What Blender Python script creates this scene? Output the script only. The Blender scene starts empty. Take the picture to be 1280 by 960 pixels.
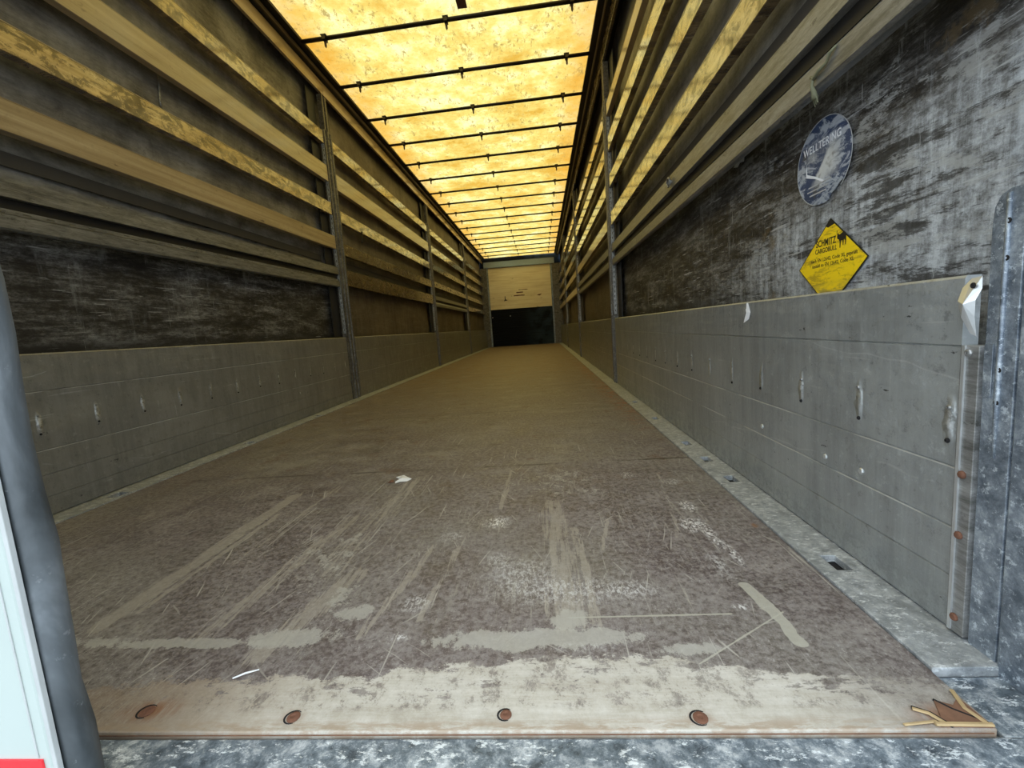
import bpy, bmesh, math, random
from mathutils import Vector, Matrix
random.seed(7)
sc = bpy.context.scene
COL = sc.collection

# ---------------------------------------------------------------- camera, sky, exposure
CAM = dict(f=552.5, yaw=-.0742, pitch=-.1232, roll=-.0707, loc=(.5815, -.554, .5606))
cd = bpy.data.cameras.new('camera'); cam = bpy.data.objects.new('camera', cd); COL.objects.link(cam)
cd.sensor_width = 36.0; cd.sensor_fit = 'HORIZONTAL'; cd.lens = CAM['f'] / 1280 * 36; cd.clip_start = .01
def cam_matrix():
    y, p, r = CAM['yaw'], CAM['pitch'], CAM['roll']
    f = Vector((math.sin(y)*math.cos(p), math.cos(y)*math.cos(p), math.sin(p)))
    rt = Vector((math.cos(y), -math.sin(y), 0)); u = rt.cross(f)
    r2 = rt*math.cos(r) + u*math.sin(r); u2 = -rt*math.sin(r) + u*math.cos(r)
    return Matrix(((r2.x, u2.x, -f.x, 0), (r2.y, u2.y, -f.y, 0), (r2.z, u2.z, -f.z, 0), (0, 0, 0, 1)))
cam.matrix_world = Matrix.Translation(CAM['loc']) @ cam_matrix()
sc.camera = cam
w = bpy.data.worlds.new('overcast_sky'); sc.world = w; w.use_nodes = True
wb = w.node_tree.nodes['Background']
wb.inputs['Color'].default_value = (.80, .90, 1.0, 1); wb.inputs['Strength'].default_value = 3.5
sd = bpy.data.lights.new('sun', 'SUN'); sd.energy = 1.2; sd.angle = math.radians(25); sd.color = (1, .95, .86)
sun = bpy.data.objects.new('sun', sd); COL.objects.link(sun)
sun.rotation_euler = (math.radians(-38), 0, math.radians(12))     # from the front end, high: does not enter the doorway
sc.view_settings.view_transform = 'Standard'; sc.view_settings.look = 'None'
sc.view_settings.gamma = 1; sc.view_settings.use_curve_mapping = False
sc.view_settings.exposure = 0.0
try:
    sc.cycles.max_bounces = 10; sc.cycles.diffuse_bounces = 6; sc.cycles.glossy_bounces = 4
    sc.cycles.transmission_bounces = 6; sc.cycles.sample_clamp_indirect = 6
except Exception: pass

# ---------------------------------------------------------------- dimensions (metres)
W = 1.24          # half width to inner faces
SP = 3.5817       # bay length
L = 4*SP
H = 2.928         # roof sheet
HP = .594         # dropside height
WR = 1.142        # half width of the plywood floor
XT = 1.33         # tarpaulin plane

# ---------------------------------------------------------------- mesh helpers
class MB:
    def __init__(s): s.v = []; s.f = []
    def quad(s, a, b, c, d): n = len(s.v); s.v += [a, b, c, d]; s.f.append((n, n+1, n+2, n+3)); return s
    def poly(s, pts): n = len(s.v); s.v += list(pts); s.f.append(tuple(range(n, n+len(pts)))); return s
    def box(s, x0, x1, y0, y1, z0, z1):
        x0, x1 = sorted((x0, x1)); y0, y1 = sorted((y0, y1)); z0, z1 = sorted((z0, z1))
        n = len(s.v)
        s.v += [(x0,y0,z0),(x1,y0,z0),(x1,y1,z0),(x0,y1,z0),(x0,y0,z1),(x1,y0,z1),(x1,y1,z1),(x0,y1,z1)]
        for q in ((0,3,2,1),(4,5,6,7),(0,1,5,4),(1,2,6,5),(2,3,7,6),(3,0,4,7)): s.f.append(tuple(n+i for i in q))
        return s
    def prism(s, pts, d):          # closed polygon of 3D points swept by vector d
        n = len(s.v); k = len(pts)
        s.v += [tuple(p) for p in pts] + [tuple(p[i]+d[i] for i in range(3)) for p in pts]
        s.f.append(tuple(n+i for i in range(k))[::-1]); s.f.append(tuple(n+k+i for i in range(k)))
        for i in range(k): j = (i+1) % k; s.f.append((n+i, n+j, n+k+j, n+k+i))
        return s
    def along_y(s, prof, y0, y1, dz=0., cuts=1):      # (x,z) profile run along y; dz = rise of the far end
        k = len(prof); rows = []
        for c in range(cuts+1):
            t = c/cuts; rows.append(len(s.v)); s.v += [(x, y0+(y1-y0)*t, z+dz*t) for x, z in prof]
        s.f.append(tuple(rows[0]+i for i in range(k))); s.f.append(tuple(rows[-1]+i for i in range(k))[::-1])
        for a, b in zip(rows, rows[1:]):
            for i in range(k): j = (i+1) % k; s.f.append((a+i, b+i, b+j, a+j))
        return s
    def tube(s, pts, r, n=8, flat=1.):
        pts = [Vector(p) for p in pts]; rings = []
        for i, p in enumerate(pts):
            d = (pts[min(i+1, len(pts)-1)] - pts[max(i-1, 0)]).normalized()
            a = d.cross(Vector((0, 0, 1)));  a = a if a.length > .1 else d.cross(Vector((1, 0, 0))); a.normalize(); b = d.cross(a)
            rr = r[i] if isinstance(r, (list, tuple)) else r
            rings.append(len(s.v))
            for k in range(n):
                t = 2*math.pi*k/n; s.v.append(tuple(p + a*math.cos(t)*rr + b*math.sin(t)*rr*flat))
        s.f.append(tuple(rings[0]+k for k in range(n))); s.f.append(tuple(rings[-1]+k for k in range(n))[::-1])
        for a, b in zip(rings, rings[1:]):
            for k in range(n): j = (k+1) % n; s.f.append((a+k, b+k, b+j, a+j))
        return s
    def dome(s, c, axis, r, h, n=10, hole=.0):          # low rounded head standing on a surface
        c = Vector(c); ax = Vector(axis).normalized(); a = ax.orthogonal().normalized(); b = ax.cross(a); prev = None
        for q, (rr, hh) in enumerate(((1, -.2), (1, .35), (.8, .8), (.45, 1.), (.3, 1.-hole), (.02, 1.-hole))):
            st = len(s.v)
            for k in range(n):
                t = 2*math.pi*k/n; s.v.append(tuple(c + (a*math.cos(t)+b*math.sin(t))*r*rr + ax*h*hh))
            if prev is not None:
                for k in range(n): j = (k+1) % n; s.f.append((prev+k, prev+j, st+j, st+k))
            prev = st
        s.f.append(tuple(prev+k for k in range(n)))
        return s
    def build(s, name, mat, parent=None, bevel=0., smooth=False, org=None):
        if parent is not None: o = parent['_org'] if '_org' in parent else (0, 0, 0)
        else: o = org or (0, 0, 0)
        me = bpy.data.meshes.new(name)
        me.from_pydata([(v[0]-o[0], v[1]-o[1], v[2]-o[2]) for v in s.v], [], s.f)
        bm = bmesh.new(); bm.from_mesh(me)
        bmesh.ops.recalc_face_normals(bm, faces=bm.faces)
        if bevel > 0:
            bmesh.ops.bevel(bm, geom=[e for e in bm.edges if len(e.link_faces) == 2 and e.calc_face_angle(0) > .6], offset=bevel, segments=2, affect='EDGES', profile=.5, clamp_overlap=True)
        bm.to_mesh(me); bm.free()
        if smooth:
            for p in me.polygons: p.use_smooth = True
        me.materials.append(mat)
        ob = bpy.data.objects.new(name, me); COL.objects.link(ob)
        ob['_org'] = tuple(o)
        if parent is not None: ob.parent = parent
        else: ob.location = o
        return ob
def plate(us, vs, solid, P, th):
    """one connected perforated sheet: cells (i, j) of the grid us x vs where solid(i, j)"""
    mb = MB(); idx = {}; nu, nv = len(us)-1, len(vs)-1
    ok = lambda i, j: 0 <= i < nu and 0 <= j < nv and solid(i, j)
    def V(i, j, d):
        if (i, j, d) not in idx: idx[(i, j, d)] = len(mb.v); mb.v.append(P(us[i], vs[j], th*d))
        return idx[(i, j, d)]
    for i in range(nu):
        for j in range(nv):
            if not ok(i, j): continue
            for d in (0, 1): mb.f.append((V(i, j, d), V(i+1, j, d), V(i+1, j+1, d), V(i, j+1, d)))
            for di, dj, a, b in ((-1, 0, (i, j), (i, j+1)), (1, 0, (i+1, j), (i+1, j+1)), (0, -1, (i, j), (i+1, j)), (0, 1, (i, j+1), (i+1, j+1))):
                if not ok(i+di, j+dj): mb.f.append((V(*a, 0), V(*b, 0), V(*b, 1), V(*a, 1)))
    return mb
def tag(o, label=None, cat=None, group=None, kind=None):
    if label: o['label'] = label
    if cat: o['category'] = cat
    if group: o['group'] = group
    if kind: o['kind'] = kind
    return o
def thing(name, label, cat, loc, group=None):
    o = bpy.data.objects.new(name, None); COL.objects.link(o); o.location = loc; o['_org'] = tuple(loc); o.empty_display_size = .1
    return tag(o, label, cat, group)
def struct(name, mb, mat, label=None, cat=None, **k): return tag(mb.build(name, mat, **k), label, cat, kind='structure')

# ---------------------------------------------------------------- node helpers
class T:
    def __init__(s, name):
        s.m = bpy.data.materials.new(name); s.m.use_nodes = True; s.t = s.m.node_tree; s.t.nodes.clear()
        s.tc = s.t.nodes.new('ShaderNodeTexCoord').outputs['Object']
    def _in(s, sock, v):
        if isinstance(v, bpy.types.NodeSocket): s.t.links.new(v, sock)
        elif v is not None:
            if isinstance(v, (tuple, list)) and len(v) == 3 and sock.type == 'RGBA': v = (*v, 1)
            sock.default_value = v
    def rnd(s): return s.t.nodes.new('ShaderNodeObjectInfo').outputs['Random']
    def math(s, op, a, b=None, c=None, clamp=False):
        n = s.t.nodes.new('ShaderNodeMath'); n.operation = op; n.use_clamp = clamp
        for i, v in enumerate((a, b, c)):
            if v is not None: s._in(n.inputs[i], v)
        return n.outputs[0]
    def vmath(s, op, a, b=None, out=0, scale=None):
        n = s.t.nodes.new('ShaderNodeVectorMath'); n.operation = op; s._in(n.inputs[0], a)
        if b is not None: s._in(n.inputs[1], b)
        if scale is not None: s._in(n.inputs['Scale'], scale)
        return n.outputs[out]
    def xyz(s, v):
        n = s.t.nodes.new('ShaderNodeSeparateXYZ'); s._in(n.inputs[0], v); return n.outputs
    def comb(s, x, y, z):
        n = s.t.nodes.new('ShaderNodeCombineXYZ'); s._in(n.inputs[0], x); s._in(n.inputs[1], y); s._in(n.inputs[2], z); return n.outputs[0]
    def map(s, v, scale=(1,1,1), loc=(0,0,0), rot=(0,0,0)):
        n = s.t.nodes.new('ShaderNodeMapping'); s._in(n.inputs['Vector'], v); n.inputs['Scale'].default_value = scale
        n.inputs['Location'].default_value = loc; n.inputs['Rotation'].default_value = rot; return n.outputs[0]
    def noise(s, v, scale=5., detail=4., rough=.55, dist=0.):
        n = s.t.nodes.new('ShaderNodeTexNoise'); s._in(n.inputs['Vector'], v); n.inputs['Scale'].default_value = scale
        n.inputs['Detail'].default_value = detail; n.inputs['Roughness'].default_value = rough; n.inputs['Distortion'].default_value = dist
        return n.outputs['Fac']
    def step(s, v, a, b, lo=0., hi=1.):
        n = s.t.nodes.new('ShaderNodeMapRange'); n.interpolation_type = 'SMOOTHSTEP'; s._in(n.inputs['Value'], v)
        n.inputs['From Min'].default_value = a; n.inputs['From Max'].default_value = b
        n.inputs['To Min'].default_value = lo; n.inputs['To Max'].default_value = hi; return n.outputs[0]
    def ramp(s, f, stops):
        n = s.t.nodes.new('ShaderNodeValToRGB'); s._in(n.inputs[0], f); e = n.color_ramp.elements
        while len(e) < len(stops): e.new(.5)
        for k, (p, c) in zip(e, stops): k.position = p; k.color = (*c, 1)
        return n.outputs[0]
    def mix(s, f, a, b, mode='MIX'):
        n = s.t.nodes.new('ShaderNodeMix'); n.data_type = 'RGBA'; n.blend_type = mode; n.clamp_factor = True
        s._in(n.inputs[0], f); s._in(n.inputs[6], a); s._in(n.inputs[7], b); return n.outputs[2]
    def mul(s, *a):
        r = a[0]
        for b in a[1:]: r = s.math('MULTIPLY', r, b)
        return r
    def mx(s, a, b): return s.math('MAXIMUM', a, b)
    def seg(s, v, A, B, wd, soft):      # mask around a line segment in the x-y plane
        dx, dy = B[0]-A[0], B[1]-A[1]; ll = dx*dx+dy*dy
        pa = s.vmath('SUBTRACT', v, (A[0], A[1], 0)); d = s.vmath('DOT_PRODUCT', pa, (dx/ll, dy/ll, 0), out=1)
        h = s.math('ADD', d, 0., clamp=True); p = s.vmath('SCALE', (dx, dy, 0), scale=h)
        return s.step(s.vmath('LENGTH', s.vmath('SUBTRACT', pa, p), out=1), wd, wd+soft, 1, 0)
    def spot(s, v, c, rx, ry, soft=.6):
        q = s.vmath('MULTIPLY', s.vmath('SUBTRACT', v, (c[0], c[1], 0)), (1/rx, 1/ry, 0))
        return s.step(s.vmath('LENGTH', q, out=1), 1-soft, 1, 1, 0)
    def bump(s, h, strength=.3, dist=.01, base=None):
        n = s.t.nodes.new('ShaderNodeBump'); s._in(n.inputs['Height'], h); n.inputs['Strength'].default_value = strength
        n.inputs['Distance'].default_value = dist
        if base is not None: s.t.links.new(base, n.inputs['Normal'])
        return n.outputs[0]
    def out(s, col, rough=.6, metal=0., normal=None, coat=0., coat_rough=.1, spec=.5):
        b = s.t.nodes.new('ShaderNodeBsdfPrincipled'); s._in(b.inputs['Base Color'], col); s._in(b.inputs['Roughness'], rough)
        s._in(b.inputs['Metallic'], metal); s._in(b.inputs['Coat Weight'], coat); b.inputs['Coat Roughness'].default_value = coat_rough
        s._in(b.inputs['Specular IOR Level'], spec)
        if normal is not None: s._in(b.inputs['Normal'], normal)
        o = s.t.nodes.new('ShaderNodeOutputMaterial'); s.t.links.new(b.outputs[0], o.inputs[0]); return s.m
def flat(name, col, rough=.6, metal=0., var=.15, scale=30., **k):
    t = T(name); n = t.noise(t.tc, scale, 5)
    a = tuple(c*(1-var) for c in col); b = tuple(min(1, c*(1+var)) for c in col)
    return t.out(t.mix(n, a, b), rough, metal, normal=t.bump(n, .15, .002), **k)

# ---------------------------------------------------------------- materials
def m_rail():
    t = T('grey_aluminium_rail'); P = t.vmath('ADD', t.tc, t.comb(t.rnd(), t.rnd(), t.rnd()))
    a = t.noise(t.map(P, scale=(1, .25, 2)), 26, 9, .82); b = t.noise(t.map(P, scale=(1, .5, 1.5)), 7, 6, .7)
    col = t.ramp(a, [(.38, (.13, .13, .12)), (.5, (.23, .23, .22)), (.64, (.36, .36, .345))])
    col = t.mix(t.mul(t.step(t.noise(t.map(P, scale=(1, .5, 1)), 24, 7, .8), .56, .62), t.step(b, .42, .58), .8), col, (.06, .058, .05))
    return t.out(col, t.step(a, .3, .7, .3, .5), .5, t.bump(a, .15, .002))
def m_floor():
    t = T('worn_coated_plywood'); P = t.tc; xyz = t.xyz(P); x, y = xyz[0], xyz[1]
    wv = t.vmath('ADD', P, t.vmath('SCALE', t.comb(t.math('SUBTRACT', t.noise(P, 9, 3), .5), t.math('SUBTRACT', t.noise(P, 7, 3), .5), 0), scale=.03))
    big = t.noise(P, 1.7, 5, .6); mid = t.noise(P, 8, 8, .75); fine = t.noise(P, 60, 8, .85)
    ygrain = t.noise(t.map(P, scale=(90, 5, 1), rot=(0, 0, .08)), 1., 8, .8); dgrain = t.noise(t.map(P, scale=(70, 5, 1), rot=(0, 0, .55)), 1., 8, .8)
    grit = t.noise(t.map(P, scale=(1, .6, 1)), 150, 6, .85); rag = t.noise(t.map(P, scale=(1, .8, 1), rot=(0, 0, .5)), 19, 9, .85)
    nearm = t.step(y, .5, 3.2, 1, .15)
    crisp = lambda m, r, a=1.5, w=.06: t.step(t.math('ADD', m, t.math('MULTIPLY', t.math('SUBTRACT', r, .5), a)), .5, .5+w)
    base = t.ramp(mid, [(.36, (.070, .052, .050)), (.5, (.128, .104, .099)), (.64, (.215, .188, .172))])
    base = t.mix(t.step(big, .42, .62, 0, .55), base, (.185, .17, .14))
    base = t.mix(t.step(y, 1.6, 6.5), base, t.ramp(mid, [(.36, (.12, .072, .042)), (.64, (.30, .20, .125))]))
    base = t.mix(t.mul(t.step(fine, .47, .57), .55), base, (.27, .25, .228))
    base = t.mix(t.mul(t.step(fine, .40, .48, 1, 0), .7), base, (.055, .040, .038))
    base = t.mix(t.mul(t.step(grit, .55, .62), t.step(t.noise(P, 4.5, 5, .7), .38, .62), nearm, .75), base, (.42, .40, .375))
    base = t.mix(t.mul(t.step(grit, .38, .44, 1, 0), nearm, .6), base, (.05, .037, .04))
    base = t.mix(t.mul(t.step(dgrain, .54, .62), t.step(t.noise(P, 2.3, 4, .6), .44, .58), nearm, .6), base, (.29, .27, .23))
    base = t.mix(t.mul(t.step(ygrain, .56, .63), t.step(t.noise(t.map(P, loc=(3, 1, 0)), 2.3, 4, .6), .44, .58), nearm, .6), base, (.31, .29, .25))
    for ang, sc_, th, k in ((0, (130, 3, 1), .66, .7), (.30, (120, 4, 1), .67, .65), (-.42, (110, 5, 1), .68, .7), (-.95, (120, 5, 1), .70, .6), (1.25, (130, 5, 1), .71, .5), (.7, (110, 5, 1), .70, .5)):
        q = t.map(P, rot=(0, 0, ang)); s_ = t.step(t.noise(t.map(q, scale=sc_, loc=(ang*3, 1.3, 0)), 1., 3, .5), th, th+.02)
        s_ = t.mul(s_, t.step(t.noise(t.map(P, loc=(ang*7, 2, 0)), 2.6, 3), .40, .55), k, t.step(y, 1.2, 5.0, 1, .15))
        base = t.mix(s_, base, (.40, .38, .33))
    # rubbed tracks along the trailer: bundles of fine parallel lines
    for A, B, wd, so, k in (((-.385, .25), (-.372, .98), .008, .035, 1.), ((-.345, .30), (-.33, .8), .002, .02, .8), ((-.26, .50), (-.24, 1.05), .002, .04, .55), ((-.13, .2), (-.05, .75), .003, .05, .72), ((.03, .16), (.10, .42), .006, .05, .85),
                            ((.60, .24), (.585, .80), .01, .06, .72), ((.655, .22), (.64, .62), .002, .02, .8), ((.42, .78), (.425, 1.15), .001, .015, .8), ((.735, .67), (.70, .5), .002, .008, .9),
                            ((.20, .2), (.26, .55), .002, .02, .7), ((.02, .45), (.05, 1.1), .01, .09, .55), ((.98, 1.05), (.9, .55), .002, .01, .6), ((.30, .25), (.34, .6), .001, .02, .65)):
        base = t.mix(t.mul(crisp(t.mul(t.seg(wv, A, B, wd, so), k), ygrain, 3.4, .16), .50), base, (.36, .325, .265))
    for A, B, wd, so, k in (((.972, .335), (.990, .165), .009, .006, .9), ((.60, .242), (.905, .243), .0012, .002, .8), ((.805, .120), (1.0, .245), .0006, .0016, .8), ((.66, .2), (.64, .25), .001, .002, .5)):
        base = t.mix(t.mul(crisp(t.mul(t.seg(wv if wd > .005 else P, A, B, wd*.8, so*1.8), k), rag, 1.6, .1), .8), base, (.38, .365, .30))
    # smeared pale patches with ragged rims
    for c, rx, ry, k in (((.06, .20), .17, .045, .8), ((.16, .27), .07, .05, .75), ((-.15, .19), .3, .022, .85), ((.54, .185), .30, .040, 1.), ((.60, .24), .07, .06, .8), ((.11, .33), .07, .09, .6), ((-.02, .5), .2, .3, .45), ((.60, 1.0), .4, .4, .4), ((.80, .155), .09, .022, .8), ((-.35, .20), .2, .03, .7)):
        base = t.mix(t.mul(crisp(t.mul(t.spot(wv, c, rx*1.1, ry*1.2, .9), k), rag, 2.6, .06), .72), base, (.37, .355, .31))
    # white splashes
    wn = t.step(t.noise(t.map(P, scale=(1.6, .8, 1), rot=(0, 0, -.25)), 75, 8, .85, .3), .49, .55)
    for c, rx, ry, k in (((.42, .68), .055, .06, 1.), ((.985, .74), .035, .06, 1), ((.955, .62), .05, .07, 1), ((.985, .56), .022, .12, 1), ((1.0, .46), .015, .08, 1), ((.95, .42), .03, .08, .5), ((.44, .47), .05, .06, .5), ((1.0, .95), .05, .04, .6), ((.86, 1.04), .04, .05, .6), ((.28, .30), .05, .05, .6), ((.74, .33), .09, .05, .5), ((.62, .16), .1, .02, .3), ((.93, .262), .025, .014, .9), ((.30, .60), .06, .05, .4), ((.5, .40), .12, .12, .45), ((.6, .33), .2, .08, .5), ((.28, .195), .03, .012, .9)):
        base = t.mix(t.mul(t.spot(P, c, rx, ry, .9), wn, k), base, (.68, .67, .64))
    # bare wood along the rear edge
    edge = t.math('ADD', y, t.math('MULTIPLY', t.math('SUBTRACT', t.noise(t.map(P, scale=(1, 1.4, 1)), 9, 9, .8), .5), .17))
    edge = t.math('ADD', edge, t.math('MULTIPLY', t.math('SUBTRACT', t.noise(P, 3.1, 2), .5), .07))
    edge = t.math('SUBTRACT', edge, t.mul(t.spot(P, (.57, .08), .40, .3, 1.), .055))
    em = t.step(edge, .088, .096, 1, 0)
    em = t.mul(em, t.mx(t.step(rag, .42, .48, .35, 1), t.step(y, .05, .03)), t.step(x, .92, 1.10, 1, .35), t.step(x, -.25, .20, .45, 1))
    isl = t.mul(t.step(t.noise(t.map(P, scale=(1, 2.2, 1)), 9, 8, .8), .55, .59), t.step(y, .03, .07), .8)
    wood = t.ramp(t.math('ADD', t.math('MULTIPLY', t.noise(t.map(P, scale=(2, 22, 1)), 2., 8, .75), .45), t.math('MULTIPLY', rag, .55)), [(.34, (.27, .235, .18)), (.48, (.41, .38, .32)), (.64, (.55, .525, .47))])
    wood = t.mix(t.step(x, .25, -.25), wood, (.27, .19, .115))
    wood = t.mix(t.mul(t.step(fine, .60, .68), .5), wood, (.62, .60, .55))
    base = t.mix(t.math('SUBTRACT', em, isl, clamp=True), base, wood)
    rim = t.mul(t.step(y, .006, .026, 1, 0), t.step(t.noise(t.map(P, scale=(1, 5, 1)), 14, 7, .75), .44, .56, .05, .75))
    base = t.mix(rim, base, (.29, .215, .145))
    for c, rx, ry, k in (((-.075, .04), .07, .03, .9), ((.17, .026), .03, .018, .5), ((.77, .02), .03, .02, .35), ((1.10, .02), .07, .03, .8), ((1.116, .6), .012, .02, .9)):
        base = t.mix(t.mul(t.spot(wv, c, rx, ry, .9), t.step(dgrain, .36, .54), k), base, (.20, .085, .035))
    ru = t.mul(t.step(x, .98, 1.1), t.step(y, 1.4, 2.6), t.step(y, 5, 7, 1, 0), t.step(t.noise(P, 13, 8, .8), .49, .55))
    base = t.mix(t.mul(ru, .8), base, (.25, .085, .035))
    rd = t.mul(t.step(t.noise(P, 5.5, 7, .75), .56, .66), t.step(y, .6, 1.4), .65); base = t.mix(rd, base, (.12, .062, .04))
    lt = t.mul(t.step(t.noise(t.map(P, scale=(2, 3.5, 1), loc=(9, 2, 0)), 1.5, 8, .8), .52, .62), t.step(y, .7, 1.4), .5); base = t.mix(lt, base, (.27, .25, .21))
    seam = t.mul(t.step(t.math('ABSOLUTE', t.math('SUBTRACT', t.math('WRAP', t.math('ADD', y, t.math('MULTIPLY', mid, .006)), 1.22, 0.), .61)), .5995, .604, 0, 1), t.step(t.noise(P, 3.3, 5, .7), .44, .56))
    base = t.mix(t.mul(seam, t.step(y, .6, 1.), .7), base, (.04, .03, .022))
    dk = t.mul(t.step(t.noise(t.map(P, scale=(2.5, 5, 1), loc=(4, 0, 0)), 1.6, 8, .75), .56, .66), t.step(y, .8, 1.6), .55)
    base = t.mix(dk, base, (.065, .05, .042))
    hgt = t.math('ADD', t.math('MULTIPLY', fine, .5), t.math('MULTIPLY', ygrain, .5))
    return t.out(base, t.step(mid, .3, .7, .42, .68), 0, t.bump(hgt, .4, .002), spec=.5)

def m_tarp(name, seed, near):
    t = T(name); P = t.map(t.tc, loc=(0, seed, 0)); z = t.xyz(t.tc)[2]; y = t.xyz(t.tc)[1]
    Q = t.comb(0, t.xyz(P)[1], t.xyz(P)[2])
    # horizontal rub marks (along the wall) and vertical drips
    hz = t.noise(t.map(Q, scale=(1, 1.5, 9), rot=(.05, 0, 0)), 1.7, 10, .78, .15); vt = t.noise(t.map(Q, scale=(1, 15, 2.2)), 1., 9, .78, .1)
    bl = t.noise(Q, 2.3, 8, .7); fi = t.noise(t.map(Q, scale=(1, 1.6, 3.2)), 20, 9, .85, .1)
    sc1 = t.step(t.noise(t.map(Q, scale=(1, 4, 90), rot=(.12, 0, 0)), 1., 4, .6), .62, .66); sc2 = t.step(t.noise(t.map(Q, scale=(1, 6, 70), rot=(-.5, 0, 0), loc=(0, 7, 0)), 1., 4, .6), .66, .69)
    sc3 = t.step(t.noise(t.map(Q, scale=(1, 90, 5), rot=(.15, 0, 0)), 1., 4, .6), .67, .70)
    lm = t.math('ADD', t.math('MULTIPLY', hz, .62), t.math('MULTIPLY', fi, .38))
    low = t.ramp(lm, [(.42, (.012, .011, .010)), (.48, (.036, .033, .029)), (.53, (.10, .096, .088)), (.60, (.25, .25, .24))])
    low = t.mix(t.mul(t.step(vt, .53, .62), t.step(bl, .46, .56), .5), low, (.25, .255, .25))
    low = t.mix(t.mul(t.step(z, .66, .61), .7), low, (.022, .02, .018))
    if near:
        mmm = t.math('ADD', t.math('MULTIPLY', fi, .45), t.math('MULTIPLY', vt, .55))
        pale = t.ramp(mmm, [(.41, (.07, .07, .066)), (.48, (.24, .25, .255)), (.57, (.52, .55, .57))])
        zz = t.math('ADD', z, t.math('MULTIPLY', t.math('SUBTRACT', t.noise(t.map(Q, scale=(1, 1.5, 3), rot=(.3, 0, 0)), 2.6, 9, .78), .5), .55))
        zz = t.math('ADD', zz, t.math('MULTIPLY', y, .24))
        pm = t.mul(t.step(zz, .95, 1.08, 1, 0), t.step(hz, .42, .48, .15, 1), t.step(t.math('ADD', y, t.math('MULTIPLY', bl, .8)), 1.1, 2.0, 1, .12))
        low = t.mix(t.mul(pm, .9), low, pale)
        sw = t.mul(t.step(t.noise(t.map(Q, scale=(1, 3, 9), rot=(.35, 0, 0)), 1.5, 9, .78), .53, .59), t.step(y, .7, 1.5, 1, .1))
        low = t.mix(t.mul(sw, .7), low, (.34, .345, .33))
        low = t.mix(t.mul(t.step(vt, .57, .64), t.step(y, .7, 1.4, 1, 0), .55), low, (.46, .48, .48))
        low = t.mix(t.mul(t.step(t.noise(Q, 4.7, 6, .7), .60, .68), .6), low, (.12, .085, .04))
    low = t.mix(t.mul(t.mx(t.mx(sc1, sc2), sc3), t.step(bl, .42, .55), .7), low, (.42, .43, .42))
    low = t.mix(t.mul(t.step(t.noise(t.map(Q, scale=(1, 5, 60), rot=(.1, 0, 0), loc=(0, 2, 9)), 1., 5, .7), .60, .64), .75), low, (.014, .013, .012))
    hm = t.math('ADD', t.math('MULTIPLY', hz, .45), t.math('MULTIPLY', bl, .55))
    high = t.ramp(hm, [(.40, (.075, .066, .050)), (.49, (.17, .155, .125)), (.58, (.30, .28, .235))])
    high = t.mix(t.mul(t.step(fi, .54, .62), .45), high, (.07, .06, .045))
    high = t.mix(t.mul(t.step(t.noise(Q, 5.5, 8, .8, .5), .57, .64), .65), high, (.06, .046, .03))
    high = t.mix(t.mul(t.mx(sc2, sc3), .35), high, (.36, .34, .29)); high = t.mix(t.mul(t.step(vt, .58, .66), .4), high, (.07, .053, .034))
    gm = t.step(y, .8, 3.0, .5, 0.); high = t.mix(gm, high, t.ramp(hm, [(.40, (.085, .083, .078)), (.58, (.33, .325, .31))]))  # greyer towards the doors: doorway light put into the colour
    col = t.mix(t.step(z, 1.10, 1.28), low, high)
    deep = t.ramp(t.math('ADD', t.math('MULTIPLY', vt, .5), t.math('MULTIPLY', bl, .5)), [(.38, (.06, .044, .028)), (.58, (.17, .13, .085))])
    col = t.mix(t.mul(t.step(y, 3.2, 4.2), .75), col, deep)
    return t.out(col, t.step(fi, .3, .7, .45, .7), 0, t.bump(t.math('ADD', hz, fi), .25, .006), spec=.35)

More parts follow.
